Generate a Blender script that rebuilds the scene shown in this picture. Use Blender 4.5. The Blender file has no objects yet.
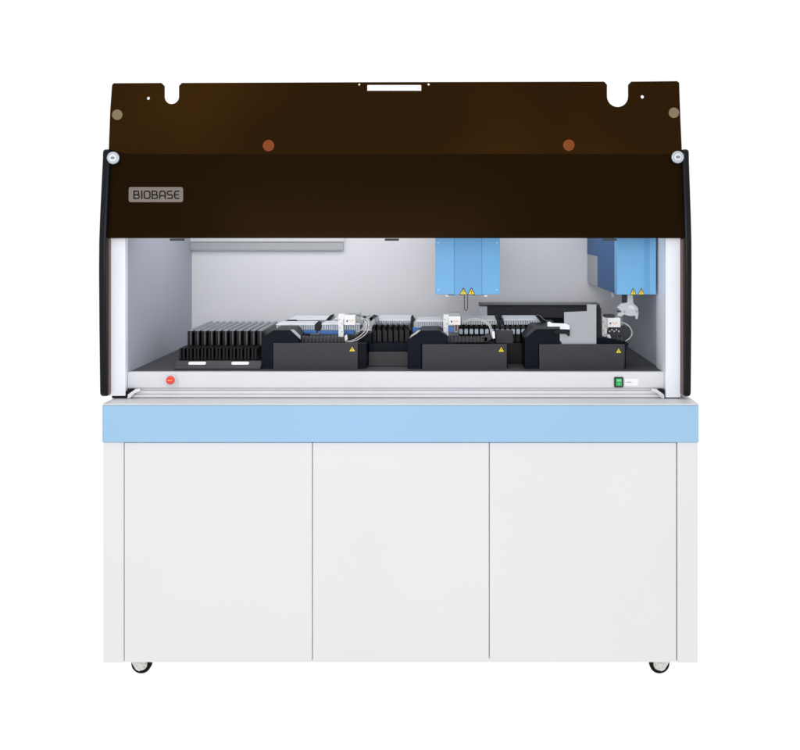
import bpy, bmesh, math, random
from mathutils import Vector
from mathutils.geometry import tessellate_polygon
random.seed(4)
S = bpy.context.scene
COL = S.collection

# ---------------------------------------------------------------- measuring
D, K, H, VX, VY = 2.7, 0.0025, 1.146, 448.0, 227.0
def X(px, y=0.0): return (px - VX) * K * (D + y) / D
def Z(py, y=0.0): return H - (py - VY) * K * (D + y) / D

# ---------------------------------------------------------------- materials
def mat(name, col, rough=0.5, metal=0.0, spec=0.5, noise=0.06, scale=40, bump=0.0, bscale=400, coat=0, trans=0, alpha=1, emit=0):
    m = bpy.data.materials.new(name); m.use_nodes = True
    nt = m.node_tree; N = nt.nodes; L = nt.links
    b = N['Principled BSDF']
    b.inputs['Metallic'].default_value = metal
    b.inputs['Specular IOR Level'].default_value = spec
    b.inputs['Coat Weight'].default_value = coat
    b.inputs['Transmission Weight'].default_value = trans
    b.inputs['Alpha'].default_value = alpha
    tc = N.new('ShaderNodeTexCoord')
    n = N.new('ShaderNodeTexNoise'); n.inputs['Scale'].default_value = scale; n.inputs['Detail'].default_value = 5
    L.new(tc.outputs['Object'], n.inputs['Vector'])
    mr = N.new('ShaderNodeMapRange'); mr.inputs['From Min'].default_value = .3; mr.inputs['From Max'].default_value = .7
    mr.inputs['To Min'].default_value = 1 - noise; mr.inputs['To Max'].default_value = 1 + noise
    L.new(n.outputs['Fac'], mr.inputs['Value'])
    mx = N.new('ShaderNodeVectorMath'); mx.operation = 'SCALE'; mx.inputs[0].default_value = col
    L.new(mr.outputs['Result'], mx.inputs['Scale']); L.new(mx.outputs['Vector'], b.inputs['Base Color'])
    r2 = N.new('ShaderNodeMapRange'); r2.inputs['To Min'].default_value = max(.02, rough - .06); r2.inputs['To Max'].default_value = min(1, rough + .06)
    L.new(n.outputs['Fac'], r2.inputs['Value']); L.new(r2.outputs['Result'], b.inputs['Roughness'])
    if bump:
        n2 = N.new('ShaderNodeTexNoise'); n2.inputs['Scale'].default_value = bscale; n2.inputs['Detail'].default_value = 3
        L.new(tc.outputs['Object'], n2.inputs['Vector'])
        bp = N.new('ShaderNodeBump'); bp.inputs['Strength'].default_value = bump; bp.inputs['Distance'].default_value = .001
        L.new(n2.outputs['Fac'], bp.inputs['Height']); L.new(bp.outputs['Normal'], b.inputs['Normal'])
    return m

M = {}
M['cab'] = mat('cabinet_paint', (.675, .675, .687), .45, noise=.012, scale=3, bump=.05, bscale=700, spec=.3)
M['cabtop'] = mat('cabinet_top_paint', (.63, .63, .655), .45, noise=.02, scale=6, spec=.3)
M['band'] = mat('blue_band_paint', (.295, .485, .69), .45, noise=.015, scale=3, spec=.3)
M['white'] = mat('white_powder_coat', (.80, .82, .88), .45, noise=.015, scale=8, spec=.3)
M['rail'] = mat('rail_paint', (.70, .705, .74), .4, noise=.02, scale=8, spec=.3)
M['alu'] = mat('brushed_aluminium', (.72, .73, .75), .33, metal=.9, noise=.05, scale=60)
M['black'] = mat('black_side_plastic', (.004, .005, .008), .25, noise=.2, spec=.16)
M['reveal'] = mat('brown_reveal', (.16, .10, .085), .5)
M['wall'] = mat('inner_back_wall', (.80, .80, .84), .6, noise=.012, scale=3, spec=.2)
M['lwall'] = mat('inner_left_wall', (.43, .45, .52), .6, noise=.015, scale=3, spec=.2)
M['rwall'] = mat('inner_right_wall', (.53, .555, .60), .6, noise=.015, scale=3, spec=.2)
M['deck'] = mat('deck_grey', (.068, .068, .075), .6, noise=.06, scale=15, spec=.2, bump=.1)
M['grey'] = mat('grey_sheet_metal', (.385, .40, .43), .5, noise=.03, scale=12, spec=.3)
M['lamp'] = mat('grey_rear_panel', (.44, .46, .48), .45, noise=.03, scale=8, spec=.3)
M['navy'] = mat('black_housing', (.0025, .0045, .011), .4, noise=.15, spec=.09, bump=.2, bscale=500)
M['plate'] = mat('charcoal_plate', (.036, .037, .044), .5, noise=.08, scale=30, spec=.3, bump=.25, bscale=900)
M['blk'] = mat('black_rack_plastic', (.004, .0045, .006), .3, noise=.2, spec=.22)
M['racktop'] = mat('rack_top_painted_highlight', (.21, .225, .25), .3, noise=.15, scale=90, spec=.6)  # black rack tops lightened, their highlights put into the colour
M['tray'] = mat('tray_plastic', (.05, .05, .058), .4, noise=.1, spec=.4)
M['label'] = mat('white_label', (.88, .88, .9), .5, noise=.02)
M['pale'] = mat('pale_blue_label', (.62, .70, .82), .5, noise=.05)
M['clear'] = mat('frosted_cuvette_plastic', (.60, .645, .70), .25, noise=.08, scale=70, spec=.6)
M['clear2'] = mat('bright_cuvette_plastic', (.80, .83, .88), .2, noise=.05, scale=70, spec=.6)
M['well'] = mat('grey_cuvette_core', (.26, .28, .32), .4, noise=.1, scale=80)
M['cobalt'] = mat('cobalt_plastic', (.035, .16, .50), .35, noise=.08)
M['sky'] = mat('light_blue_cover_paint', (.165, .43, .74), .42, noise=.012, scale=5, spec=.3)
M['sky2'] = mat('light_blue_cover_paint_middle', (.145, .385, .69), .42, noise=.012, scale=5, spec=.3)
M['dblue'] = mat('deep_blue_arm_side', (.015, .105, .29), .5, noise=.03, scale=5, spec=.3)  # arm side coloured darker than the rest of the cover
M['yellow'] = mat('warning_yellow', (.85, .66, .03), .5, noise=.02)
M['ink'] = mat('warning_ink', (.01, .01, .01), .5)
M['orange'] = mat('orange_mark', (.85, .42, .12), .5)
M['print'] = mat('pale_orange_print', (.80, .55, .36), .5)
M['rack_glint'] = mat('painted_rack_highlight', (.065, .07, .082), .18, noise=.1, spec=.7)  # highlight on the rack uprights, put into the colour
M['lid'] = mat('dull_grey_lid', (.16, .165, .175), .5)
M['redb'] = mat('red_button_plastic', (.80, .045, .025), .3, noise=.03)
M['green'] = mat('green_rocker', (.015, .42, .09), .3, noise=.03)
M['greenl'] = mat('green_rocker_mark', (.22, .72, .32), .3, noise=.03)
M['tyre'] = mat('caster_rubber', (.003, .003, .003), .6, spec=.12)
M['hub'] = mat('caster_hub', (.62, .62, .60), .45, noise=.06, scale=100)
M['chrome'] = mat('bolt_metal', (.42, .48, .54), .35, metal=.4, noise=.1, scale=300)
M['copper'] = mat('orange_disc_rubber', (.20, .05, .012), .6, spec=.12)
M['beige'] = mat('beige_disc_rubber', (.20, .155, .09), .6, spec=.12)
M['badge'] = mat('badge_plate', (.155, .13, .108), .45, noise=.05)
M['badgeink'] = mat('badge_letters', (.006, .004, .004), .7, spec=.1)
M['tube'] = mat('clear_tubing', (.62, .63, .60), .3, spec=.6)
M['chain'] = mat('cable_chain_plastic', (.045, .045, .05), .45, spec=.4)

def tint():
    m = bpy.data.materials.new('tinted_brown_acrylic'); m.use_nodes = True
    nt = m.node_tree; N = nt.nodes; L = nt.links
    b = N['Principled BSDF']; out = N['Material Output']
    b.inputs['Base Color'].default_value = (.021, .0092, .0028, 1)
    b.inputs['Roughness'].default_value = .16; b.inputs['Specular IOR Level'].default_value = .07
    b.inputs['Specular Tint'].default_value = (1, .65, .35, 1)
    t = N.new('ShaderNodeBsdfTransparent')
    tc = N.new('ShaderNodeTexCoord'); n = N.new('ShaderNodeTexNoise'); n.inputs['Scale'].default_value = 1.7; n.inputs['Detail'].default_value = 2
    L.new(tc.outputs['Object'], n.inputs['Vector'])
    cr = N.new('ShaderNodeValToRGB')
    cr.color_ramp.elements[0].position = .38; cr.color_ramp.elements[0].color = (.21, .135, .045, 1)
    cr.color_ramp.elements[1].position = .64; cr.color_ramp.elements[1].color = (.36, .235, .075, 1)
    L.new(n.outputs['Fac'], cr.inputs['Fac']); L.new(cr.outputs['Color'], t.inputs['Color'])
    mx = N.new('ShaderNodeMixShader'); mx.inputs['Fac'].default_value = .5
    L.new(t.outputs[0], mx.inputs[1]); L.new(b.outputs[0], mx.inputs[2]); L.new(mx.outputs[0], out.inputs['Surface'])
    return m
M['acrylic'] = tint()

def floor_mat():   # white floor with an added glow, so no shade shows on it
    m = bpy.data.materials.new('white_floor_added_glow'); m.use_nodes = True
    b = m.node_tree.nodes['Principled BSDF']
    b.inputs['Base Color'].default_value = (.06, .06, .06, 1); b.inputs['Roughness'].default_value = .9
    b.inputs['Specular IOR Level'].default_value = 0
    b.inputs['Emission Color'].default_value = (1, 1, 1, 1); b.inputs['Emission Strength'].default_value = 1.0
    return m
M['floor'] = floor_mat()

# ---------------------------------------------------------------- mesh helpers
ORG = Vector((0, 0, 0))
class MB:
    def __init__(s): s.bm = bmesh.new()
    def _face(s, vs):
        try: return s.bm.faces.new(vs)
        except ValueError: return None
    def box(s, x0, x1, y0, y1, z0, z1):
        v = [s.bm.verts.new((x, y, z)) for x in (x0, x1) for y in (y0, y1) for z in (z0, z1)]
        for f in ((0,1,3,2),(4,6,7,5),(0,4,5,1),(2,3,7,6),(0,2,6,4),(1,5,7,3)): s._face([v[i] for i in f])
        return s
    def pbox(s, p0, p1, t, b, y0, depth):      # front face measured at depth y0
        return s.box(X(p0, y0), X(p1, y0), y0, y0 + depth, Z(b, y0), Z(t, y0))
    def prism(s, pts, a, b, axis='y'):          # pts in the other two axes
        def co(p, w):
            return {'y': (p[0], w, p[1]), 'x': (w, p[0], p[1]), 'z': (p[0], p[1], w)}[axis]
        A = [s.bm.verts.new(co(p, a)) for p in pts]; B = [s.bm.verts.new(co(p, b)) for p in pts]
        s._face(A); s._face(B[::-1])
        n = len(pts)
        for i in range(n): s._face([A[i], A[(i+1) % n], B[(i+1) % n], B[i]])
        return s
    def pprism(s, pts, y0, depth): return s.prism([(X(p, y0), Z(q, y0)) for p, q in pts], y0, y0 + depth)
    def cyl(s, c, r, h, axis='y', n=32, r2=None):
        r2 = r if r2 is None else r2
        def co(a, rr, w):
            u, v = rr*math.cos(a), rr*math.sin(a)
            d = {'y': (u, w, v), 'x': (w, u, v), 'z': (u, v, w)}[axis]
            return (c[0]+d[0], c[1]+d[1], c[2]+d[2])
        A = [s.bm.verts.new(co(2*math.pi*i/n, r, 0)) for i in range(n)]
        B = [s.bm.verts.new(co(2*math.pi*i/n, r2, h)) for i in range(n)]
        s._face(A); s._face(B[::-1])
        for i in range(n): s._face([A[i], A[(i+1) % n], B[(i+1) % n], B[i]])
        return s
    def ring(s, c, ro, ri, h, axis='x', n=40):
        def co(a, rr, w):
            u, v = rr*math.cos(a), rr*math.sin(a)
            d = {'y': (u, w, v), 'x': (w, u, v), 'z': (u, v, w)}[axis]
            return (c[0]+d[0], c[1]+d[1], c[2]+d[2])
        b = h*.18; prof = [(ri, 0), (ro-b, 0), (ro, b), (ro, h-b), (ro-b, h), (ri, h)]
        V = [[s.bm.verts.new(co(2*math.pi*i/n, r, w)) for r, w in prof] for i in range(n)]
        for i in range(n):
            for j in range(len(prof)):
                k = (j+1) % len(prof); s._face([V[i][j], V[i][k], V[(i+1) % n][k], V[(i+1) % n][j]])
        return s
    def tube(s, pts, r, n=8, smooth=6):
        P = [Vector(p) for p in pts]
        if smooth and len(P) > 2:
            Q = []
            for i in range(len(P)-1):
                a, b, c, d = P[max(i-1, 0)], P[i], P[i+1], P[min(i+2, len(P)-1)]
                for k in range(smooth):
                    t = k/smooth
                    Q.append(.5*((2*b)+(-a+c)*t+(2*a-5*b+4*c-d)*t*t+(-a+3*b-3*c+d)*t**3))
            Q.append(P[-1]); P = Q
        rings = []; up = Vector((0, 1, 0))
        for i, p in enumerate(P):
            t = (P[min(i+1, len(P)-1)] - P[max(i-1, 0)]).normalized()
            u = t.cross(up)
            if u.length < .05: u = t.cross(Vector((1, 0, 0)))
            u.normalize(); w = t.cross(u).normalized()
            rings.append([s.bm.verts.new(p + r*(math.cos(2*math.pi*k/n)*u + math.sin(2*math.pi*k/n)*w)) for k in range(n)])
        for a, b in zip(rings, rings[1:]):
            for k in range(n): s._face([a[k], a[(k+1) % n], b[(k+1) % n], b[k]])
        s._face(rings[0]); s._face(rings[-1][::-1])
        return s
    def sheet(s, loops, place, th):             # flat sheet with holes; place(p, q) -> Vector on the front face
        flat = [p for l in loops for p in l]
        F = [s.bm.verts.new(place(*p)) for p in flat]
        B = [s.bm.verts.new(place(*p) + Vector((0, th, 0))) for p in flat]
        for t in tessellate_polygon([[Vector((p[0], p[1], 0)) for p in l] for l in loops]):
            s._face([F[i] for i in t]); s._face([B[i] for i in reversed(t)])
        o = 0
        for l in loops:
            n = len(l)
            for i in range(n): s._face([F[o+i], F[o+(i+1) % n], B[o+(i+1) % n], B[o+i]])
            o += n
        return s
    def build(s, name, m, parent=None, bevel=0, smooth=False, seg=2):
        bmesh.ops.recalc_face_normals(s.bm, faces=s.bm.faces)
        for v in s.bm.verts: v.co -= ORG
        me = bpy.data.meshes.new(name); s.bm.to_mesh(me); s.bm.free()
        me.materials.append(M[m])
        o = bpy.data.objects.new(name, me); COL.objects.link(o)
        if parent: o.parent = parent
        elif ORG.length: o.location = ORG
        if bevel:
            b = o.modifiers.new('bevel', 'BEVEL'); b.width = bevel; b.segments = seg; b.limit_method = 'ANGLE'; b.angle_limit = math.radians(35)
        if smooth:
            for p in me.polygons: p.use_smooth = True
            o.modifiers.new('edges', 'EDGE_SPLIT').split_angle = math.radians(40)
        return o

def tag(o, label=None, cat=None, group=None, kind=None):
    for k, v in (('label', label), ('category', cat), ('group', group), ('kind', kind)):
        if v: o[k] = v
    return o
def thing(name, loc, label, cat, group=None):
    global ORG
    ORG = Vector(loc)
    o = bpy.data.objects.new(name, None); COL.objects.link(o); o.location = loc; o.empty_display_size = .05
    return tag(o, label, cat, group)
def copy_thing(src, dx, label):
    r = src.copy(); COL.objects.link(r); r.location = src.location + Vector((dx, 0, 0)); r['label'] = label
    for ch in src.children:
        c = ch.copy(); COL.objects.link(c); c.parent = r
        for g in ch.children:
            d = g.copy(); COL.objects.link(d); d.parent = c
    return r
def rrect(x0, x1, z0, z1, r, n=6):
    pts = []
    for cx, cz, a0 in ((x1-r, z1-r, 0), (x0+r, z1-r, 90), (x0+r, z0+r, 180), (x1-r, z0+r, 270)):
        for i in range(n+1):
            a = math.radians(a0 + 90*i/n); pts.append((cx + r*math.cos(a), cz + r*math.sin(a)))
    return pts

# ================================================================ SETTING
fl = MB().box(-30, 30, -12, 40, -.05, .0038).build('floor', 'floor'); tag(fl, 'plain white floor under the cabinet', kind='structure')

# ================================================================ CABINET
cab = thing('base_cabinet', (X(400.5), .4, 0), 'white floor cabinet on casters with three plain doors and light blue front band', 'cabinet')
CX0, CX1 = X(103.3), X(697.8); zb, zt = Z(662.7), Z(442.3)
b = MB()
b.box(CX0, X(123.7), 0, .78, zb, zt); b.box(X(677.3), CX1, 0, .78, zb, zt)
b.box(X(123.7)+.0005, X(677.3)-.0005, .022, .775, zb+.002, zt-.002)
b.build('carcass', 'cab', cab, .0012)
for a, c in ((124.3, 312.0), (312.7, 488.9), (489.6, 676.4)):
    MB().box(X(a), X(c), .0015, .0200, zb+.0005, zt-.0012).build('door', 'cab', cab, .0009)
MB().box(CX0-.001, CX1+.001, -.006, .783, zt+.0012, Z(405.2)).build('blue_band', 'band', cab, .0012)
MB().box(CX0-.001, CX1+.001, -.006, .783, Z(405.2)+.0006, Z(403.4)).build('top_board', 'cabtop', cab, .0015)
def caster(px, y, side):
    r = .0255; cx = X(px, y)
    f = MB(); G = .0038
    shp = [(cx-side*u, v) for u, v in ((.040, zb+.002), (-.013, zb+.002), (-.0125, .034), (-.007, .0165), (.004, .0125), (.012, .0165), (.020, .030), (.026, .042), (.040, .056))]
    f.prism(shp, y-.0145, y-.0125); f.prism(shp, y+.0125, y+.0145)
    f.box(cx-.018, cx+.018, y-.018, y+.018, zb-.001, zb+.003)
    c = f.build('caster', 'hub', cab, .0006)
    MB().ring((cx, y-.011, r+G), r, .0165, .022, 'y').build('tyre', 'tyre', c, smooth=True)
    h = MB().cyl((cx, y-.0105, r+G), .0167, .021, 'y'); h.cyl((cx, y-.0165, r+G), .005, .033, 'y', 12)
    for i in range(7):
        a = 2*math.pi*i/7; h.cyl((cx+.0115*math.cos(a), y-.0165, r+G+.0115*math.sin(a)), .0026, .002, 'y', 10)
    h.build('wheel_hub', 'hub', c, .0004)
caster(142.0, .07, 1); caster(659.0, .07, -1); caster(160, .70, 1); caster(640, .70, -1)

# ================================================================ ANALYSER BODY
an = thing('lab_analyzer', (X(394), .42, Z(403.4)), 'long benchtop laboratory analyser with raised brown tinted visor standing on the cabinet', 'analyser')
XL, XR = -.888, .620                    # outer faces of side panels
WL, WR, YB = -.830, .566, .80           # inner wall faces, back wall
zdeck = Z(372.3, .10); zroof = Z(153, .09); zbot = Z(397.2, .05)
# side panels: profile in y, z
def arc(cy, cz, r, a0, a1, n=6): return [(cy+r*math.cos(math.radians(a0+(a1-a0)*i/n)), cz+r*math.sin(math.radians(a0+(a1-a0)*i/n))) for i in range(n+1)]
prof = arc(.052+.014, zbot+.014, .014, 270, 180) + [(.046, Z(330, .045)), (.043, Z(270, .043)), (.045, Z(240, .045)), (.052, Z(215, .05)), (.074, Z(158, .075))] + \
       arc(.0865, Z(153, .08)-.002, .012, 170, 90) + [(.70, Z(153, .08)+.010)] + arc(.80, Z(153, .08)-.06, .07, 80, 0) + [(.87, zbot+.012), (.858, zbot)]
for x0, x1 in ((XL, XL+.019), (XR-.0175, XR)):
    MB().prism(prof, x0, x1, 'x').build('side_panel', 'black', an, .005, seg=3)
# slim brown reveals between panel and column
MB().box(XL+.0192, XL+.0222, .062, .1, zbot+.006, Z(239, .07)).build('edge_trim', 'reveal', an)
MB().box(XR-.0212, XR-.0180, .062, .1, zbot+.006, Z(239, .07)).build('edge_trim', 'reveal', an)
# columns
ctop = Z(236.5, .075)
MB().box(X(109.2, .075), WL+.001, .075, .098, Z(396, .075), ctop).build('column', 'white', an, .0015)
MB().box(WR-.0065, XR-.0222, .075, .20, Z(397.6, .075), ctop).build('column', 'white', an, .0015)
# inner walls
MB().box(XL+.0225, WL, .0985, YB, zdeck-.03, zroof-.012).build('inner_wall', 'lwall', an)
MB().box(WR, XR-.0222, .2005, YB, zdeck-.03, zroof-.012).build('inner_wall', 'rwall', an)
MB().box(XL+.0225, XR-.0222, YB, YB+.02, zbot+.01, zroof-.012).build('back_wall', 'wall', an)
MB().box(XL+.0195, XR-.018, .12, .86, zroof-.011, zroof).build('roof_panel', 'black', an, .003)
MB().box(WL+.0005, WR-.0005, .1155, YB-.0005, zdeck-.016, zdeck).build('deck', 'deck', an)
MB().box(XL+.0225, XR-.0222, .12, YB-.001, zbot+.012, zdeck-.018).build('chassis', 'black', an)
# front fascia + lower extrusion
MB().box(WL+.0015, WR-.007, .095, .115, Z(388, .095), zdeck+.001).build('front_fascia', 'rail', an, .0008)
e = MB()
e.box(WL+.0015, WR-.007, .100, .114, Z(390, .1), Z(388.2, .1)-.0002)
e.box(WL+.0015, WR-.007, .092, .1195, Z(394, .092), Z(390, .1)-.0004)
e.box(WL+.0015, WR-.007, .084, .1185, Z(397.4, .084), Z(394, .092)-.0004)
e.build('sill_rail', 'rail', an, .0009)
for s, px in ((1, 127.2), (-1, 664.5)):
    h = MB()
    y0 = .072
    q = lambda u, v: (px + s*u, v)
    h.pprism([q(0, 389.5), q(5.5, 388.4), q(6.5, 390.6), q(2, 394.8), q(0, 396.5)], y0+.006, .012)
    hb = h.build('hinge_bracket', 'black', an, .0006)
    MB().pprism([q(.4, 394.5), q(8, 389.2), q(12.5, 388.6), q(13, 391.4), q(7, 393.8), q(3, 398.3), q(0, 398.8)], y0, .006).build('hinge_arm', 'alu', hb, .001)
MB().box(X(128, .088), X(663, .088), .088, .75, Z(403.4)+.0004, Z(397.4, .084)-.0004).build('gap_shade_block', 'black', an, .001)  # black block added under the rail to keep the gap dark
for a, c in ((112, 127), (665.5, 680)):
    MB().box(X(a, .08), X(c, .08), .078, .13, Z(403.4)+.0004, zbot+.0105 if a < 200 else Z(397.6, .075)-.0004).build('foot', 'black', an, .001)

# visor ---------------------------------------------------------
def vis(px, py, off=0.0):
    y = .085
    for _ in range(12):
        z = Z(py, y); y = .058 + (z - Z(238, .058)) * .140
    return Vector((X(px, y), y + off, z))
def notch(x0, x1, yt, yb):       # from left to right
    r = (x1-x0)/2; cx = (x0+x1)/2
    out = [(x0-3, yt), (x0, yt+3)]
    for i in range(13):
        a = math.pi*(1-i/12); out.append((cx + r*math.cos(a), yb - r + r*math.sin(a)))
    return out + [(x1, yt+3), (x1+3, yt)]
def circ(cx, cy, r, n=14): return [(cx+r*math.cos(2*math.pi*i/n), cy+r*math.sin(2*math.pi*i/n)) for i in range(n)]
outer = [(108.6, 153), (110.2, 110), (112.0, 85.3), (113.5, 83.2)] + notch(164.3, 179.0, 82.9, 104.0) + [(360, 82.2)] + \
        notch(607.0, 628.3, 81.6, 107.0) + [(677, 81.1), (679.2, 82.6), (680.5, 120), (682.0, 153), (684.6, 238.2), (105.8, 238.2)]
loops = [outer, circ(148.2, 98.2, 1.6), circ(642.4, 96.8, 1.7), circ(359.2, 84.5, 1.0), circ(428.6, 84.4, 1.1), rrect(367.2, 421.3, 84.9, 91.0, .5, 2)]
vs = MB().sheet(loops, vis, .005).build('visor', 'acrylic', an)
def vbox(mb, p0, p1, t, b, off, th):
    mb.sheet([[(p0, t), (p1, t), (p1, b), (p0, b)]], lambda p, q: vis(p, q, off), th)
h = MB(); vbox(h, 367.5, 421.0, 85.2, 90.7, -.004, .010); h.build('handle', 'label', vs, .0012)
h = MB(); vbox(h, 416.5, 419.8, 86.4, 89.6, -.0050, .001); vbox(h, 370, 414, 86.3, 87.1, -.0050, .001); h.build('handle_ridge', 'rail', vs, .0003)
for px, py, r, m, nm in ((117.4, 114.8, 5.2, 'beige', 'bumper_disc'), (673.8, 112.8, 5.2, 'beige', 'bumper_disc'), (268.6, 145.6, 5.7, 'copper', 'bumper_disc'), (568.8, 145.2, 5.7, 'copper', 'bumper_disc')):
    MB().sheet([circ(px, py, r, 36)], lambda p, q: vis(p, q, -.0016), .0014).build(nm, m, vs)
for px in (176.8, 391.8, 610):
    c = vis(px, 238.4); MB().box(c.x-.018, c.x+.018, c.y-.001, c.y+.010, c.z-.0062, c.z-.0004).build('magnet_catch', 'plate', vs, .001)
# badge
pl = MB().sheet([rrect(128.8, 183.2, 187.0, 202.2, 2.2)], lambda p, q: vis(p, q, -.0014), .0012).build('name_badge', 'badge', vs, .0003)
def ribbon(mb, pts, w=1.5, closed=False):
    n = len(pts); L = []; R = []
    for i in range(n):
        a = Vector(pts[(i-1) % n] if closed or i else pts[0]); c = Vector(pts[(i+1) % n] if closed or i < n-1 else pts[-1]); b0 = Vector(pts[i])
        d1 = (b0-a).normalized() if (b0-a).length else (c-b0).normalized(); d2 = (c-b0).normalized() if (c-b0).length else d1
        n1 = Vector((-d1.y, d1.x)); n2 = Vector((-d2.y, d2.x)); m = (n1+n2).normalized(); k = w/2/max(.4, m.dot(n1))
        L.append(b0+m*k); R.append(b0-m*k)
    rng = range(n if closed else n-1)
    for i in rng:
        j = (i+1) % n
        q = [L[i], L[j], R[j], R[i]]
        F = [mb.bm.verts.new(vis(p.x, p.y, -.0020)) for p in q]; mb._face(F)
lt = MB(); T, Bm, cw = 191.2, 198.4, 6.2; mid = (T+Bm)/2; r = 1.2
def rl(x0, x1, t, b, rr=1.3): return [(p, q) for p, q in rrect(x0, x1, t, b, rr, 3)]
gx = [134.2, 141.7, 144.4, 152.4, 160.0, 167.5, 174.6]
def bowl(x, t, b, w_):
    return [(x, t), (x+w_-1.2, t), (x+w_-.35, t+.35), (x+w_, t+1.2), (x+w_, b-1.2), (x+w_-.35, b-.35), (x+w_-1.2, b), (x, b)]
def LB(x):
    ribbon(lt, [(x, T-.62), (x, Bm+.62)], 1.25); ribbon(lt, bowl(x, T, mid, 4.6), 1.15); ribbon(lt, bowl(x, mid, Bm, 5.1), 1.15)
LB(gx[0]); ribbon(lt, [(gx[1]+.3, T-.62), (gx[1]+.3, Bm+.62)], 1.3)
ribbon(lt, rl(gx[2], gx[2]+5.7, T, Bm, 1.6), 1.2, closed=True); LB(gx[3])
ax = gx[4]; ribbon(lt, [(ax, Bm+.62), (ax, T+1.7), (ax+.5, T+.5), (ax+1.7, T), (ax+3.6, T), (ax+4.8, T+.5), (ax+5.3, T+1.7), (ax+5.3, Bm+.62)], 1.2); ribbon(lt, [(ax, mid+1), (ax+5.3, mid+1)], 1.1)
sx = gx[5]; ribbon(lt, [(sx+4.9, T), (sx+1.3, T), (sx+.3, T+.6), (sx, T+1.7), (sx+.3, mid-.5), (sx+1.3, mid), (sx+3.8, mid), (sx+4.8, mid+.5), (sx+5.1, mid+1.7), (sx+4.8, Bm-.5), (sx+3.8, Bm), (sx, Bm)], 1.2)
ex = gx[6]; ribbon(lt, [(ex+5.0, T), (ex+1.9, T), (ex+.6, T+.7), (ex, mid), (ex+.6, Bm-.7), (ex+1.9, Bm), (ex+5.0, Bm)], 1.2); ribbon(lt, [(ex, mid), (ex+4.5, mid)], 1.1)
lt.build('badge_lettering', 'badgeink', vs)

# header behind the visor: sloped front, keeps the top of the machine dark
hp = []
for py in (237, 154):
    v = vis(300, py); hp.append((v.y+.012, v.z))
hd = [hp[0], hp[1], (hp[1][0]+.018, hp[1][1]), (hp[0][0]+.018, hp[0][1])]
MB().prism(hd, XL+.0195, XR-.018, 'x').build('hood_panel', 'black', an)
# pivot bolts
for px, py in ((114.4, 158.2), (676.8, 157.4)):
    c = vis(px, py, -.007); y = c.y
    k = MB().cyl((c.x, y-.007, c.z), .0158, .007, 'y', 40, .0165).build('pivot_bolt', 'chrome', an, .002, seg=3)
    MB().ring((c.x, y-.0085, c.z), .0095, .0055, .0018, 'y', 24).build('bolt_recess', 'alu', k, smooth=True)
    MB().box(c.x-.005, c.x+.005, y-.0082, y-.0072, c.z-.001, c.z+.001).build('bolt_slot', 'plate', k)

# rear grey panel (upper left of the back wall)
lp = MB().box(X(150, .79), X(343.2, .787), .787, .7995, Z(249.6, .787), Z(222, .787)).build('rear_panel', 'lamp', an, .001)
MB().box(X(150, .79), X(343.8, .786), .7855, .7868, Z(250.4, .7855), Z(249.5, .7855)).build('panel_lip', 'grey', lp)
MB().box(X(150, .79), X(343.8, .786), .7820, .7868, Z(241.6, .782), Z(238, .782)).build('panel_lip', 'rail', lp)
MB().box(WL+.001, WR-.001, .74, .78, Z(190, .76), Z(175, .76)).build('gantry_beam', 'alu', an, .002)
for hy_ in (.155, .505): MB().box(-.80, .53, hy_-.02, hy_+.02, zroof-.024, zroof-.0115).build('added_fill_mount', 'white', an, .002)  # unseen mounts made up to go with the added interior fill

# red emergency button and green switch -------------------------
y = .095
pb = MB().prism([(X(p, y), Z(q, y)) for p, q in ((166.6, 374.6), (176.0, 374.6), (178.2, 377.5), (178.2, 386), (166.6, 386))], y-.0025, y-.0002).build('push_button', 'cabtop', an, .0006)
MB().cyl((X(171.4, y), y-.005, Z(379.7, y)), .0122, .003, 'y', 32).build('button_collar', 'alu', pb, .0008)
MB().cyl((X(171.2, y), y-.016, Z(379.7, y)), .0100, .0115, 'y', 32, .0112).build('button_cap', 'redb', pb, .0022, seg=3)
MB().box(X(168.8, y), X(173.8, y), y-.0164, y-.0161, Z(380.0, y), Z(379.2, y)).build('button_mark', 'orange', pb)
sw = MB().prism(rrect(X(614.0, y), X(623.2, y), Z(387.2, y), Z(376.8, y), .0025), y-.004, y-.0002).build('power_switch', 'ink', an, .0008)
MB().box(X(615.6, y), X(621.6, y), y-.0062, y-.0041, Z(385.6, y), Z(378.2, y)).build('rocker', 'green', sw, .0007)
g = MB(); g.box(X(618.2, y), X(619.0, y), y-.0066, y-.0063, Z(384.8, y), Z(382.6, y)); g.box(X(616.6, y), X(620.6, y), y-.0066, y-.0063, Z(381.0, y), Z(379.2, y)); g.build('rocker_mark', 'greenl', sw)
sl = MB().box(X(624.6, y), X(638.0, y), y-.0008, y-.0001, Z(385.6, y), Z(378.8, y)).build('switch_label', 'label', an)
MB().box(X(626.6, y), X(631.5, y), y-.0011, y-.0009, Z(382.6, y), Z(381.7, y)).build('label_mark', 'lamp', sl)

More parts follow.
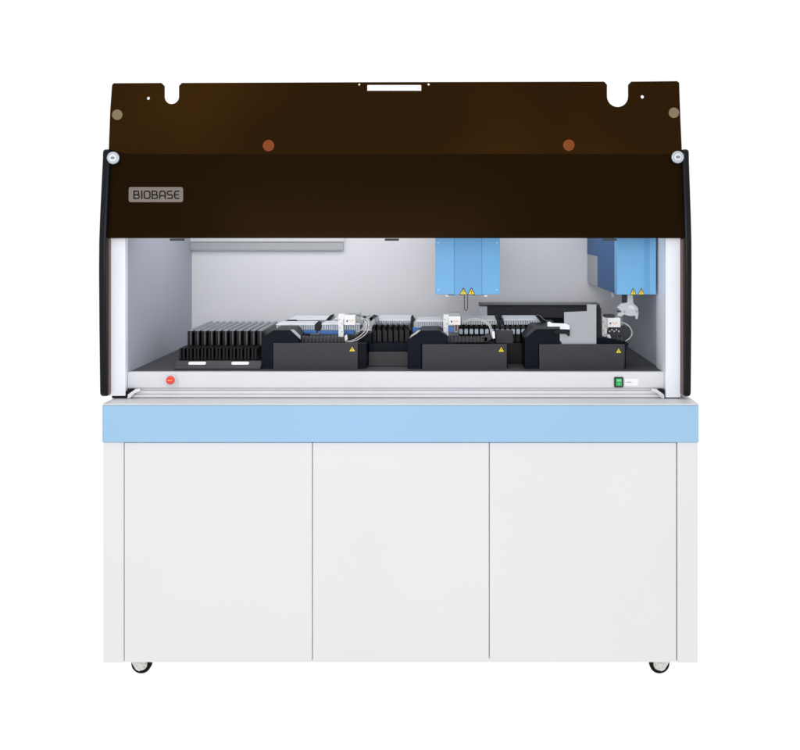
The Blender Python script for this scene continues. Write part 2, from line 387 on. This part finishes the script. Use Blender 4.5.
# warning sticker ------------------------------------------------
def warn(px, py, w, y, parent, hh=None):
    hh = hh or w*.9
    cx, z0, z1 = X(px, y), Z(py+hh/2, y), Z(py-hh/2, y); hw = w/2*K*(D+y)/D
    MB().prism([(cx-hw, z0), (cx+hw, z0), (cx+hw*.12, z1), (cx-hw*.12, z1)], y-.0006, y-.0001).build('warning_sticker', 'ink', parent)
    o = parent.children[-1] if False else None
    hs = hw*.80; zz = z0+(z1-z0)*.09; zt2 = z1-(z1-z0)*.14
    MB().prism([(cx-hs, zz), (cx+hs, zz), (cx, zt2)], y-.0010, y-.0007).build('sticker_face', 'yellow', parent)
    mk = MB(); mk.box(cx-hw*.09, cx+hw*.09, y-.0014, y-.0011, z0+(z1-z0)*.34, z0+(z1-z0)*.64); mk.box(cx-hw*.09, cx+hw*.09, y-.0014, y-.0011, z0+(z1-z0)*.17, z0+(z1-z0)*.27)
    mk.build('sticker_mark', 'ink', parent)

# blue pipetting arms ---------------------------------------------
ya = .19; zb1, zt1 = Z(294.6, ya), Z(200, ya)
ca = MB()
x = [X(p, ya) for p in (435.2, 454.2, 482.0, 500.2)]
ca.prism([(x[0], ya+.006), (x[1], ya+.0005), (x[1], ya+.03), (x[0], ya+.16)], zb1, zt1, 'z'); ca.prism([(x[3], ya+.006), (x[2], ya+.0005), (x[2], ya+.03), (x[3], ya+.16)], zb1, zt1, 'z')
arm = ca.build('pipetting_arm', 'sky', an, .001)
MB().box(x[1]+.0003, x[2]-.0003, ya+.001, ya+.20, zb1-.001, zt1).build('arm_front_cover', 'sky2', arm, .0008)
MB().box(x[0]+.012, x[3]-.012, ya+.03, .7, zb1+.012, zt1-.004).build('arm_beam', 'grey', arm)
for a_ in (438.5, 497):
    for b_ in (243, 290): MB().cyl((X(a_, ya), ya+.0045, Z(b_, ya)), .0022, .0030, 'y', 12).build('cover_screw', 'chrome', arm)
warn(463.3, 291.4, 7.6, ya+.0005, arm, 7.0); warn(471.4, 291.4, 7.6, ya+.0005, arm, 7.0)
for a_, b_ in ((445.5, 448.2), (484, 487.5)): MB().pbox(a_, b_, 295.2, 296.5, ya+.01, .01).build('arm_foot', 'label', arm)
for a_, b_ in ((448.2, 463), (473, 484)): MB().pbox(a_, b_, 295.0, 295.7, ya+.012, .02).build('arm_skirt', 'grey', arm)
yy = ya+.03
MB().tube([(X(464.4, yy), yy, Z(293, yy)), (X(464.4, yy), yy, Z(301, yy)), (X(464.5, yy), yy, Z(308.2, yy)), (X(466.0, yy), yy, Z(310.4, yy)), (X(467.5, yy), yy, Z(308.2, yy)), (X(467.6, yy), yy, Z(301, yy)), (X(467.6, yy), yy, Z(293, yy))], .0010).build('probe_needle', 'plate', arm, smooth=True)

ya = .17; zb1 = Z(294.6, ya); x0, x1, x2, x3 = [X(p, ya) for p in (617.3, 643.6, 650.2, 656.2)]
ra = MB().prism([(x0, ya), (x1, ya), (x2, ya+.006), (x3, ya+.002), (x3, ya+.05), (x0, ya+.05)], zb1, zt1, 'z').build('pipetting_arm', 'sky', an, .0008)
zc = Z(256, .554)
MB().prism([(ya+.051, zb1), (.555, zb1), (.555, zc), (.795, zc), (.795, zt1), (ya+.051, zt1)], x0+.0005, x0+.02, 'x').build('arm_side_cover', 'dblue', ra, .0005)
MB().box(x0+.0012, x0+.018, .5565, .793, zb1+.0005, zc-.0008).build('arm_side_plate', 'lamp', ra)
warn(633.2, 291.6, 6.4, ya, ra, 6.8); warn(641.2, 291.6, 6.4, ya, ra, 6.8)
# probe head below the right arm
y = .24
MB().pbox(622.4, 627.0, 293.5, 303.0, y+.012, .012).build('probe_bracket', 'plate', ra, .0006)
MB().pbox(611.5, 613.6, 291.8, 297.5, y+.03, .006).build('locating_pin', 'grey', ra)
g = MB(); g.pprism([(628, 293), (633, 293), (633.4, 303), (638.0, 307.5), (638.8, 313.5), (637.6, 319.2), (635.8, 319.2), (635.2, 315.8), (630, 316.2), (624, 314.6), (621.5, 316.6), (617.4, 316.2), (618.6, 311.5), (620.2, 309.8), (617.2, 307.8), (621.4, 303.4), (627.4, 302.6)], y, .014)
g.build('probe_head', 'rail', ra, .0015)
for a_ in (636.6, 624.5): MB().cyl((X(a_, y), y-.003, Z(311.7, y)), .0028, .003, 'y', 14).build('head_screw', 'lamp', ra)
MB().pbox(617.2, 621.2, 310.6, 312.4, y-.001, .003).build('head_stop', 'plate', ra)
g = MB(); g.pprism([(628.2, 305), (632, 304.5), (635.5, 308.5), (635, 310), (629, 309)], y-.004, .004); g.build('head_cap', 'label', ra, .0008)

# ------------------------------------------------ modules
def module(L, R, lp_, rp_, top, bot, cover, chain, slab):
    """L,R: housing; lp_,rp_: front plate; cover: silhouette of left hood; chain: (x0,x1)"""
    y = .165
    m = MB(); yb = y+.012
    m.box(X(L, yb), X(R, yb), yb, .42, zdeck+.0006, Z(top+.6, yb))
    hs = m.build('processing_module', 'navy', an, .0012)
    MB().pprism(cover, y+.0065, .24).build('module_cover', 'navy', hs, .0015)
    MB().box(X(lp_, y), X(rp_, y), y-.0005, y+.0060, Z(bot, y), Z(top, y)).build('front_plate', 'plate', hs, .0007)
    for a_ in (lp_+3, rp_-3):
        MB().cyl((X(a_, y), y-.0016, Z(bot-3, y)), .0022, .0010, 'y', 12).build('plate_screw', 'chain', hs)
    # flat base under the plate
    MB().box(X(L+2, y), X(R+2, y), y-.012, y+.011, zdeck+.0004, Z(bot, y)-.0008).build('module_base', 'tray', hs, .001)
    # cable chain: row of links
    c = MB(); yc = .215; a, b2 = chain; n = int((b2-a)/3.6)
    for i in range(n):
        p = a + (b2-a)*i/n; c.pprism([(p, 342.4), (p+2.9, 342.4), (p+3.3, 338.0), (p+2.4, 336.9), (p+.5, 336.9), (p-.2, 338.2)], yc, .03)
    c.box(X(a, yc), X(b2, yc), yc+.003, yc+.028, Z(342, yc), Z(338.2, yc))
    c.build('cable_chain', 'chain', hs, .0007)
    return hs
def sensor(hs, bx, sx0, sx1, sy0, sy1, by0, by1, top_dark=None, seed=0):
    y = .225
    bk = MB(); bk.pprism([(bx, by0), (sx0+.5, by0), (sx0+.5, by0+4), (bx+5.0, by0+5.5), (bx+5.0, by1), (bx, by1-1.0)], y, .014); bk.build('sensor_bracket', 'label', hs, .0008)
    MB().pbox(sx0, sx1, sy0, sy1, y-.012, .028).build('sensor_box', 'label', hs, .0014)
    yy = y-.0121
    k = MB(); k.pbox(sx0+2.3, sx0+3.6, sy0+4.4, sy0+6.4, yy-.0004, .0004); k.build('sensor_mark', 'plate', hs)
    k = MB()
    for i, (a, c2) in enumerate(((4.8, 6.0), (6.5, 7.3), (7.8, 9.6))): k.pbox(sx0+a, min(sx0+c2, sx1-.6), sy0+4.0+(i%2)*.5, sy0+5.6+(i%2)*.9, yy-.0004, .0004)
    k.build('sensor_print', 'print', hs)
    if top_dark: MB().pbox(top_dark[0], top_dark[1], top_dark[2], top_dark[3], y-.004, .022).build('sensor_cap', 'grey' if seed else 'plate', hs, .0008)
    k = MB()
    for i in range(4): k.cyl((X(bx+1.5+(i%2)*1.8, y), y-.0015, Z(by0+5+i*4.2, y)), .0017, .002, 'y', 10)
    k.build('bracket_screw', 'lamp', hs)

# module 1
m1 = module(261.3, 366.5, 273.2, 357.8, 343.0, 368.9, [(261.2, 370.3), (261.2, 338.4), (273.5, 330.2), (291.8, 330.0), (299, 337.6), (299, 343.6), (273, 343.6), (273, 370.3)], (297.5, 345), None)
MB().pprism([(290, 329.8), (294, 329.6), (300.5, 336), (300.5, 339.5)], .168, .004).build('cover_edge', 'grey', m1, .0008)
warn(352.2, 348.8, 7.0, .1645, m1, 6.0)
sensor(m1, 338.4, 344.2, 355.2, 315.6, 325.2, 314.2, 337.6)
y = .215
for d, r in ((0, .0013), (2.2, .0013)):
    MB().tube([(X(345.5, y), y+.002, Z(340.6+d*.5, y)), (X(351, y), y, Z(341.0+d*.4, y)), (X(358, y), y, Z(337.4+d, y)), (X(364+d, y), y, Z(332+d*.6, y)), (X(366.4+d, y), y+.005, Z(326, y)), (X(364.5+d, y), y+.02, Z(321.4-d*.3, y)), (X(358+d, y), y+.04, Z(320-d*.3, y))], r).build('tubing', 'tube', m1, smooth=True)
k = MB(); k.pprism([(344.5, 336), (346.8, 334.6), (347.6, 339.4), (345, 341.8)], .206, .01); k.build('tube_connector', 'label', m1, .0006)
MB().pbox(358, 371.5, 333.5, 347, .25, .08).build('connector_block', 'navy', m1, .0012)
# motor cluster behind the sensor
k = MB(); y = .33
for i, (p, q, r) in enumerate(((357, 319, .009), (361, 322, .008), (371, 321, .013), (376, 319.5, .008), (368, 326, .006))): k.cyl((X(p, y), y-.01*(i % 3), Z(q, y)), r, .03, 'y', 18, r*.9)
k.pbox(349, 360, 312.6, 315.2, y, .03); k.pbox(354, 369, 315.0, 317.2, y+.01, .03)
k.build('valve_cluster', 'lamp', m1, .0012)
k = MB(); k.pprism([(369, 318), (374, 314.6), (378.5, 316), (374, 318.5), (370.5, 322)], y-.02, .008); k.pbox(363, 366, 316, 321, y-.022, .006); k.build('valve_clip', 'plate', m1, .0006)

# module 2
m2 = module(407.8, 507.8, 422.2, 506.8, 344.2, 369.2, [(407.6, 370.3), (407.6, 339.4), (421.5, 330.6), (439, 330.4), (447, 336.2), (447, 344.6), (421.5, 344.6), (421.5, 370.3)], (447, 488), None)
MB().pprism([(409.5, 338.2), (411.5, 335.2), (418, 330.2), (420.8, 330.2), (417, 333.5)], .164, .006).build('cover_edge', 'lamp', m2, .0008)
warn(501.2, 349.2, 6.6, .1645, m2, 6.0)
sensor(m2, 443.4, 448.6, 460.6, 316.2, 325.0, 314.4, 336.0, (448.8, 459.8, 312.8, 316.2), 1)
MB().pbox(448.2, 454.2, 326.6, 332.2, .222, .02).build('blue_clip', 'cobalt', m2, .001)
k = MB(); k.pbox(455.4, 457.0, 325, 331, .22, .006); k.build('pin', 'copper', m2)
k = MB(); k.pprism([(484, 342.4), (490, 340.5), (496, 334.5), (494, 331.5), (488, 334.5), (482, 337.5)], .215, .03); k.build('chain_end', 'chain', m2, .001)
MB().pbox(496.0, 513.2, 331.2, 343.6, .215, .05).build('connector_block', 'plate', m2, .0014)
y = .20
for d in (0, 1.6):
    MB().tube([(X(462, y), y+.03, Z(323.0+d, y)), (X(472, y), y+.02, Z(319.2+d, y)), (X(482, y), y+.01, Z(319.6+d, y)), (X(489.5-d*.5, y), y, Z(324.5+d*.6, y)), (X(492.3-d, y), y, Z(331.5, y)), (X(493.2-d*.4, y), y, Z(337.5, y))], .0012).build('tubing', 'tube', m2, smooth=True)
k = MB(); k.pprism([(491.8, 331.6), (494.6, 331.4), (495.2, 338.4), (492.8, 339)], .196, .008); k.build('tube_connector', 'label', m2, .0006)

# module 3
m3 = module(525.0, 626.0, 539.2, 625.0, 344.2, 370.0, [(524.8, 371), (524.8, 338.6), (526.6, 335.8), (535, 327.8), (560, 327.4), (560, 344.6), (538.8, 344.6), (538.8, 371)], (601, 624), None)
MB().pprism([(526.0, 337.8), (526.0, 335.4), (534.6, 326.8), (560, 326.6), (560, 329.2), (536.5, 329.4)], .164, .010).build('cover_edge', 'plate', m3, .001)
MB().pprism([(625.4, 343.2), (628.8, 343.4), (626.0, 352), (624.9, 363), (624.6, 371), (625.1, 371)], .160, .10).build('end_cheek', 'navy', m3, .0008)
MB().pprism([(597, 338), (603, 337.0), (628.6, 343.0), (628.6, 345), (597, 345)], .19, .11).build('module_top', 'navy', m3, .001)
warn(618.6, 350.4, 6.4, .1645, m3, 6.0)
sensor(m3, 602.0, 607.4, 620.6, 318.0, 327.4, 316.8, 337.6, (604.5, 615, 314.6, 317.4), 0)
k = MB(); y = .232
pts = [(610, 327.4)] + [(621.5+9.0*math.cos(math.radians(a)), 333.2+8.4*math.sin(math.radians(-a))) for a in range(60, -91, -15)] + [(606, 338)]
k.pprism(pts, y, .02); k.build('cable_loop_guide', 'plate', m3, .001)
for d in (0,):
    MB().tube([(X(613, .228), .228, Z(340.8, .228)), (X(622, .228), .225, Z(341.8, .228)), (X(629, .228), .225, Z(338.4, .228)), (X(632.0, .228), .225, Z(333, .228)), (X(629.6, .228), .225, Z(327.0, .228)), (X(624.6, .228), .23, Z(323.2, .228)), (X(619, .228), .235, Z(322.4, .228))], .0014).build('tubing', 'tube', m3, smooth=True)
k = MB()
for i in range(5): k.pbox(609+i*2.3, 610.3+i*2.3, 330.6-(i % 2)*1.6, 332.0-(i % 2)*1.6, .221, .004)
k.build('pin', 'tube', m3)
k = MB(); k.pprism([(607, 335), (609.6, 334.4), (611.4, 337.8), (608, 340.2)], .214, .01); k.build('tube_connector', 'label', m3, .0006)
# grey metal guard
MB().pprism([(587, 304.4), (596.4, 304.6), (596.4, 344.6), (562.5, 344.6), (560.4, 340.8), (552.2, 337.6), (552.2, 335.4), (557.5, 333.6), (569.2, 333.2), (569.2, 330.0), (564.2, 329.2), (564.2, 312.2), (587, 311.2)], .172, .004).build('metal_guard', 'grey', m3, .0005)
MB().pprism([(597.0, 306.2), (601.2, 308.2), (601.2, 336.6), (597.0, 338.2)], .176, .10).build('guard_side', 'blk', m3, .0006)
# clamp arm beside the guard
k = MB(); k.pprism([(553, 332.2), (557, 329.4), (566.8, 330.2), (569.8, 329.8), (569.8, 335.8), (567.8, 336.0), (566.2, 334.0), (553.6, 333.6)], .166, .005); k.build('clamp_arm', 'blk', m3, .0006)
k = MB(); k.pprism([(547.4, 322.4), (549.6, 321.6), (552, 323.2), (566, 323.6), (569.8, 325.4), (569.8, 329.6), (552, 328.8), (547.4, 326.2)], .1655, .005); k.build('clamp_cover', 'clear2', m3, .001)
# rear trough
y = .62
tr = MB().pbox(487.4, 600, 305.8, 318.0, y, .10).build('rear_trough', 'plate', an, .001)
MB().pbox(479.0, 487.2, 306.4, 318.0, y-.004, .10).build('trough_end', 'white', tr, .001)
MB().pbox(479.0, 600, 304.0, 305.3, y-.007, .085).build('trough_lid', 'lid', tr, .0006)
MB().pbox(481, 598, 318.2, 336, y+.01, .08).build('trough_base', 'blk', tr)
# bench below the racks in the middle
y = .29
bn = MB().box(X(272, y), X(600, y), y, .60, zdeck+.0005, Z(343, y)).build('rack_bench', 'blk', an, .001)
MB().box(X(368.5, .225), X(408.5, .225), .225, .289, zdeck+.0005, Z(352.2, .225)).build('bench_shelf', 'deck', bn, .001)
MB().box(X(368.5, .225), X(408.5, .225), .240, .289, Z(352.2, .225)+.0004, Z(343.8, .245)).build('bench_step', 'navy', bn, .001)

# ================================================================ THINGS ON THE DECK
# loading tray with eleven racks
y0 = .150
tx0, tx1 = X(173.5, y0), X(260.2, y0)
tr = thing('loading_tray', ((tx0+tx1)/2, .35, zdeck+.0006), 'charcoal loading tray with two white labels on its front lip, under the black tube racks', 'tray')
z0 = zdeck+.0006
MB().prism([(y0, z0), (y0, z0+.006), (y0+.012, z0+.008), (y0+.024, z0+.0195), (y0+.036, z0+.0195), (y0+.040, z0+.012), (.57, z0+.012), (.57, z0)], tx0, tx1, 'x').build('tray_body', 'tray', tr, .0015)
def lip(px0, px1):
    ya = y0+.010
    z1 = z0+.0085; dy, dz = .0115, .0112
    xa, xb = X(px0, ya), X(px1, ya)
    mb = MB(); n = 6; P = []
    for (u, v) in rrect(xa, xb, .12, .88, .0, 1): pass
    rr = (xb-xa)*.09
    for cx, s in ((xb-rr, 1), (xa+rr, -1)):
        for i in range(n+1):
            a = math.radians(-90+180*i/n)*1
            P.append((cx + s*rr*math.cos(a), .5 + s*.30*math.sin(a)))
    F = [mb.bm.verts.new((u, y0+.012+(v)*.012-.0008, z0+.008+(v)*.0115+.0009)) for u, v in P]
    B = [mb.bm.verts.new((u, y0+.012+(v)*.012+.0004, z0+.008+(v)*.0115-.0002)) for u, v in P]
    mb._face(F); mb._face(B[::-1])
    for i in range(len(P)): mb._face([F[i], F[(i+1) % len(P)], B[(i+1) % len(P)], B[i]])
    mb.build('tray_label', 'label', tr)
lip(187.6, 205.4); lip(230.8, 248.6)

ordn = ['leftmost', 'second from left', 'third from left', 'fourth from left', 'fifth from left', 'sixth from left, middle', 'seventh from left', 'eighth from left', 'ninth from left', 'tenth from left', 'rightmost']
yl, yu = .200, .285; pw = X(193.1, yu) - X(186.1, yu)
rx = X(186.1, yu)
zt_l, zt_u = Z(347.4, yl), Z(329.4, yu)
rk = thing('tube_rack', (rx+pw/2, .38, z0+.0125), 'black tube rack in the charcoal loading tray, ' + ordn[0] + ' of eleven', 'tube rack', 'black tube racks side by side in the loading tray')
k = MB(); w = pw*.5
zb0 = z0+.0125
cx = rx+pw/2
k.box(cx-w*.94, cx+w*.94, yl+.004, .562, zb0, zb0+.012)
for s in (-1, 1): k.box(cx+s*w*.46-w*.28, cx+s*w*.46+w*.28, yl, yl+.070, zb0, zt_l-.002)
k.box(cx-w*.7, cx+w*.7, yl+.012, yl+.075, zb0, zt_l-.009)
# tall rear part with its front highlight as a lighter strip
k.box(cx-w*.70, cx+w*.72, yu+.004, .56, zb0, zt_u-.006)
k.build('rack_body', 'blk', rk, .0008)
k = MB()
k.box(cx+w*.08, cx+w*.60, yu-.0005, yu+.004, zt_l-.004, zt_u-.006)
k.build('rack_highlight', 'rack_glint', rk, .0016, seg=3)  # lighter strip standing in for the upright's highlight
k = MB(); n = 11
for i in range(n):
    ya_ = yu + (.56-yu)*i/n
    k.prism([(cx-w*.62, zt_u-.0055), (cx-w*.50, zt_u-.002), (cx+w*.05, zt_u), (cx+w*.5, zt_u-.001), (cx+w*.72, zt_u-.0055)], ya_+.0005, ya_+(.56-yu)/n-.003)
k.build('tube_holder_top', 'racktop', rk, .0008)
for i in range(1, 11):
    copy_thing(rk, pw*i, 'black tube rack in the charcoal loading tray, ' + ordn[i] + ' of eleven')

# black fin racks in the middle block
y = .30; p0 = 371.6; pit = 5.55
zf0 = Z(343, .29)+.0006
fr = thing('slot_rack', (X(p0+2, y), y+.1, zf0), 'x', 'slot rack', 'thin black racks standing between the first and second module')
k = MB(); k.prism([(y, zf0), (y, Z(329.5, y)), (y+.004, Z(327.2, y)), (y+.22, Z(327.2, y)), (y+.22, zf0)], X(p0, y), X(p0+3.4, y), 'x')
k.box(X(p0+.4, y), X(p0+4.4, y), y+.02, y+.21, zf0, Z(331, y))
k.build('rack_fin', 'blk', fr, .0006)
MB().box(X(p0+3.42, y), X(p0+3.9, y), y-.001, y+.019, zf0, Z(331.0, y)).build('fin_edge', 'chain', fr)
MB().prism([(X(p0+.2, y), Z(327.0, y)), (X(p0+3.2, y), Z(327.0, y)), (X(p0+4.2, y), Z(325.0, y)), (X(p0+1.2, y), Z(325.2, y))], y+.003, y+.2).build('fin_top', 'blk', fr, .0004)
nm = ['leftmost', 'second', 'third', 'fourth', 'fifth', 'sixth', 'rightmost']
lab = lambda i: 'thin black rack between the first and second charcoal modules, ' + (nm[i] if i in (0, 6) else nm[i] + ' from left') + ' of seven'
fr['label'] = lab(0)
for i in range(1, 7): copy_thing(fr, (X(p0+pit, y)-X(p0, y))*i, lab(i))
# white-labelled racks behind module 2
y = .31; p0 = 458.6; pit = 5.2; n = 13
zf0 = Z(343, .29)+.0006
fr = thing('labelled_rack', (X(p0+2, y), y+.1, zf0), 'x', 'tube rack', 'black racks with pale end labels behind the second module')
k = MB(); k.prism([(y, zf0), (y, Z(328.0, y)), (y+.004, Z(326.6, y)), (y+.20, Z(326.6, y)), (y+.20, zf0)], X(p0, y), X(p0+4.6, y), 'x')
k.build('rack_body', 'blk', fr, .0008)
MB().prism(rrect(X(p0+.6, y), X(p0+4.1, y), Z(334.0, y), Z(329.0, y), .002, 3), y-.0009, y-.0001).build('end_label', 'pale', fr)
MB().box(X(p0+1.2, y), X(p0+3.4, y), y+.006, y+.19, Z(326.6, y)+.0003, Z(325.2, y)).build('rack_ridge', 'tray', fr, .0006)
nn = ['first', 'second', 'third', 'fourth', 'fifth', 'sixth', 'seventh', 'eighth', 'ninth', 'tenth', 'eleventh', 'twelfth', 'thirteenth']
lab = lambda i: 'black rack with pale end label behind the second charcoal module, ' + nn[i] + ' from left'
fr['label'] = lab(0)
for i in range(1, n): copy_thing(fr, (X(p0+pit, y)-X(p0, y))*i, lab(i))

# cuvette trays: ribbed plastic blocks in frames
def cuvette(px0, px1, t, b, y, depth, label, nrib=None, lean=0, blue=None, dark_end=None, group='frosted cuvette trays along the deck'):
    zb_ = Z(b, y); xa, xb = X(px0, y), X(px1, y)
    o = thing('cuvette_tray', ((xa+xb)/2, y+depth/2, zb_), label, 'cuvette tray', group)
    zt_ = Z(t, y) ; hh = zt_-zb_
    MB().box(xa, xb, y+.003, y+depth, zb_, zt_-.0020).build('tray_body', 'well', o)
    k = MB()
    nr = nrib or int((px1-px0)/2.0)
    for i in range(nr):
        a = xa+(xb-xa)*(i+.18)/nr; c = xa+(xb-xa)*(i+.80)/nr
        k.box(a, c, y, y+.004, zb_+.001, zt_-.003)
    k.build('tray_block', 'clear', o)
    k = MB()
    nl = max(3, int(depth/.020))
    for j in range(nl):
        ya2 = y + depth*(j+.15)/nl
        k.box(xa+.001, xb-.001, ya2, ya2+depth*.34/nl, zt_-.0020, zt_+.0008)
    k.box(xa-.001, xb+.001, y-.001, y+.003, zt_-.003, zt_)
    k.build('tray_rim', 'clear2', o, .0004)
    k = MB()
    for j in range(nl):
        ya2 = y + depth*(j+.56)/nl
        nw = max(4, int((px1-px0)/4))
        for i in range(nw):
            k.box(xa+(xb-xa)*(i+.2)/nw, xa+(xb-xa)*(i+.8)/nw, ya2, ya2+depth*.40/nl, zt_-.0021, zt_-.0006)
    k.build('well_row', 'blk', o)
    if blue:
        k = MB()
        for (a, c, t2, b2) in blue: k.box(X(a, y), X(c, y), y-.012, y+.02, Z(b2, y), Z(t2, y))
        k.build('blue_base', 'cobalt', o, .0015)
    if dark_end:
        for q in dark_end: MB().prism([(X(u, y), Z(v, y)) for u, v in q], y-.004, y+.016).build('end_clip', 'blk', o, .0006)
    return o
cuvette(276.2, 314.8, 324.2, 330.2, .30, .10, 'frosted ribbed cuvette tray on the left of the first module, beside the black tube racks', 17, blue=[(300, 317, 330.4, 333.4)],
        dark_end=[[(315, 324.5), (318.5, 321.0), (321.5, 321.5), (321, 329.5), (317, 333), (315, 330)]])
cuvette(321.8, 360.0, 323.8, 330.4, .30, .10, 'frosted ribbed cuvette tray on a blue base behind the white sensor of the first module', 17, blue=[(319.5, 355, 330.5, 334.0)])
cuvette(289.0, 330.0, 319.4, 321.6, .44, .14, 'low pale cuvette tray with black end clips at the rear of the first module', 18,
        dark_end=[[(284, 321.4), (288.5, 319.6), (296, 319.4), (299.5, 321.8), (296, 322.6)], [(325, 321), (330, 315.5), (333.5, 314.2), (334, 316), (328, 322)]])
cuvette(334.0, 362.0, 319.0, 322.0, .44, .14, 'pale cuvette tray half hidden behind the white sensor of the first module', 12)
cuvette(377.0, 410.6, 320.0, 324.9, .36, .17, 'frosted cuvette tray lying on the thin black racks between first and second module', 15,
        dark_end=[[(410.5, 326), (411, 316.6), (412.6, 314.6), (414.0, 317.5), (415.4, 319.5), (413.6, 322.5), (413.2, 331), (410.6, 334)]])
cuvette(416.0, 444.6, 320.8, 330.4, .30, .13, 'tall frosted cuvette tray with blue corner, left side of the second module', 13, blue=[(412.8, 420.5, 327.4, 332.4)])
cuvette(461.5, 497.0, 319.8, 324.9, .33, .15, 'bright cuvette tray right of the sensor on the second module', 15,
        dark_end=[[(494.5, 316.5), (497.0, 315.2), (503.5, 326.2), (502, 328.6), (500.0, 327.5)]])
cuvette(504.0, 544.5, 319.6, 324.9, .33, .15, 'bright cuvette tray below the dark rear trough, beside the grey guard', 17,
        dark_end=[[(535, 315.6), (539, 315.0), (549, 324.4), (548, 326.8), (545.0, 326.6)]])

# ================================================================ CAMERA, LIGHT
cd = bpy.data.cameras.new('camera'); cam = bpy.data.objects.new('camera', cd); COL.objects.link(cam)
cam.location = (0, -D, H); cam.rotation_euler = (math.radians(90), 0, 0)
cd.sensor_width = 36; cd.lens = 36*(D/K)/800; cd.shift_x = (400-VX)/800; cd.shift_y = (VY-375)/800
cd.clip_end = 200; cd.clip_start = .05
S.camera = cam
w = bpy.data.worlds.new('World'); S.world = w; w.use_nodes = True
bg = w.node_tree.nodes['Background']; bg.inputs['Color'].default_value = (1, 1, 1, 1); bg.inputs['Strength'].default_value = 1.01
def area(name, loc, target, size, power, sy=None):
    l = bpy.data.lights.new(name, 'AREA'); l.energy = power; l.size = size
    if sy: l.shape = 'RECTANGLE'; l.size_y = sy
    o = bpy.data.objects.new(name, l); COL.objects.link(o); o.location = loc
    o.rotation_euler = (Vector(target)-Vector(loc)).to_track_quat('-Z', 'Y').to_euler()
area('softbox', (-.5, -3.2, 1.45), (-.13, .6, .85), 1.5, 28)
yl_ = .30
area('added_hood_fill', (-.135, .19, 1.285), (-.135, .66, .84), 1.34, 2.4, .14)  # added fill behind the hood front, brightens the inner walls
area('added_hood_fill', (-.135, .50, zroof-.03), (-.135, .52, .7), 1.34, 2.6, .26)  # second added fill, under the roof, lifts the deck
S.view_settings.view_transform = 'Standard'; S.view_settings.look = 'None'; S.view_settings.exposure = 0
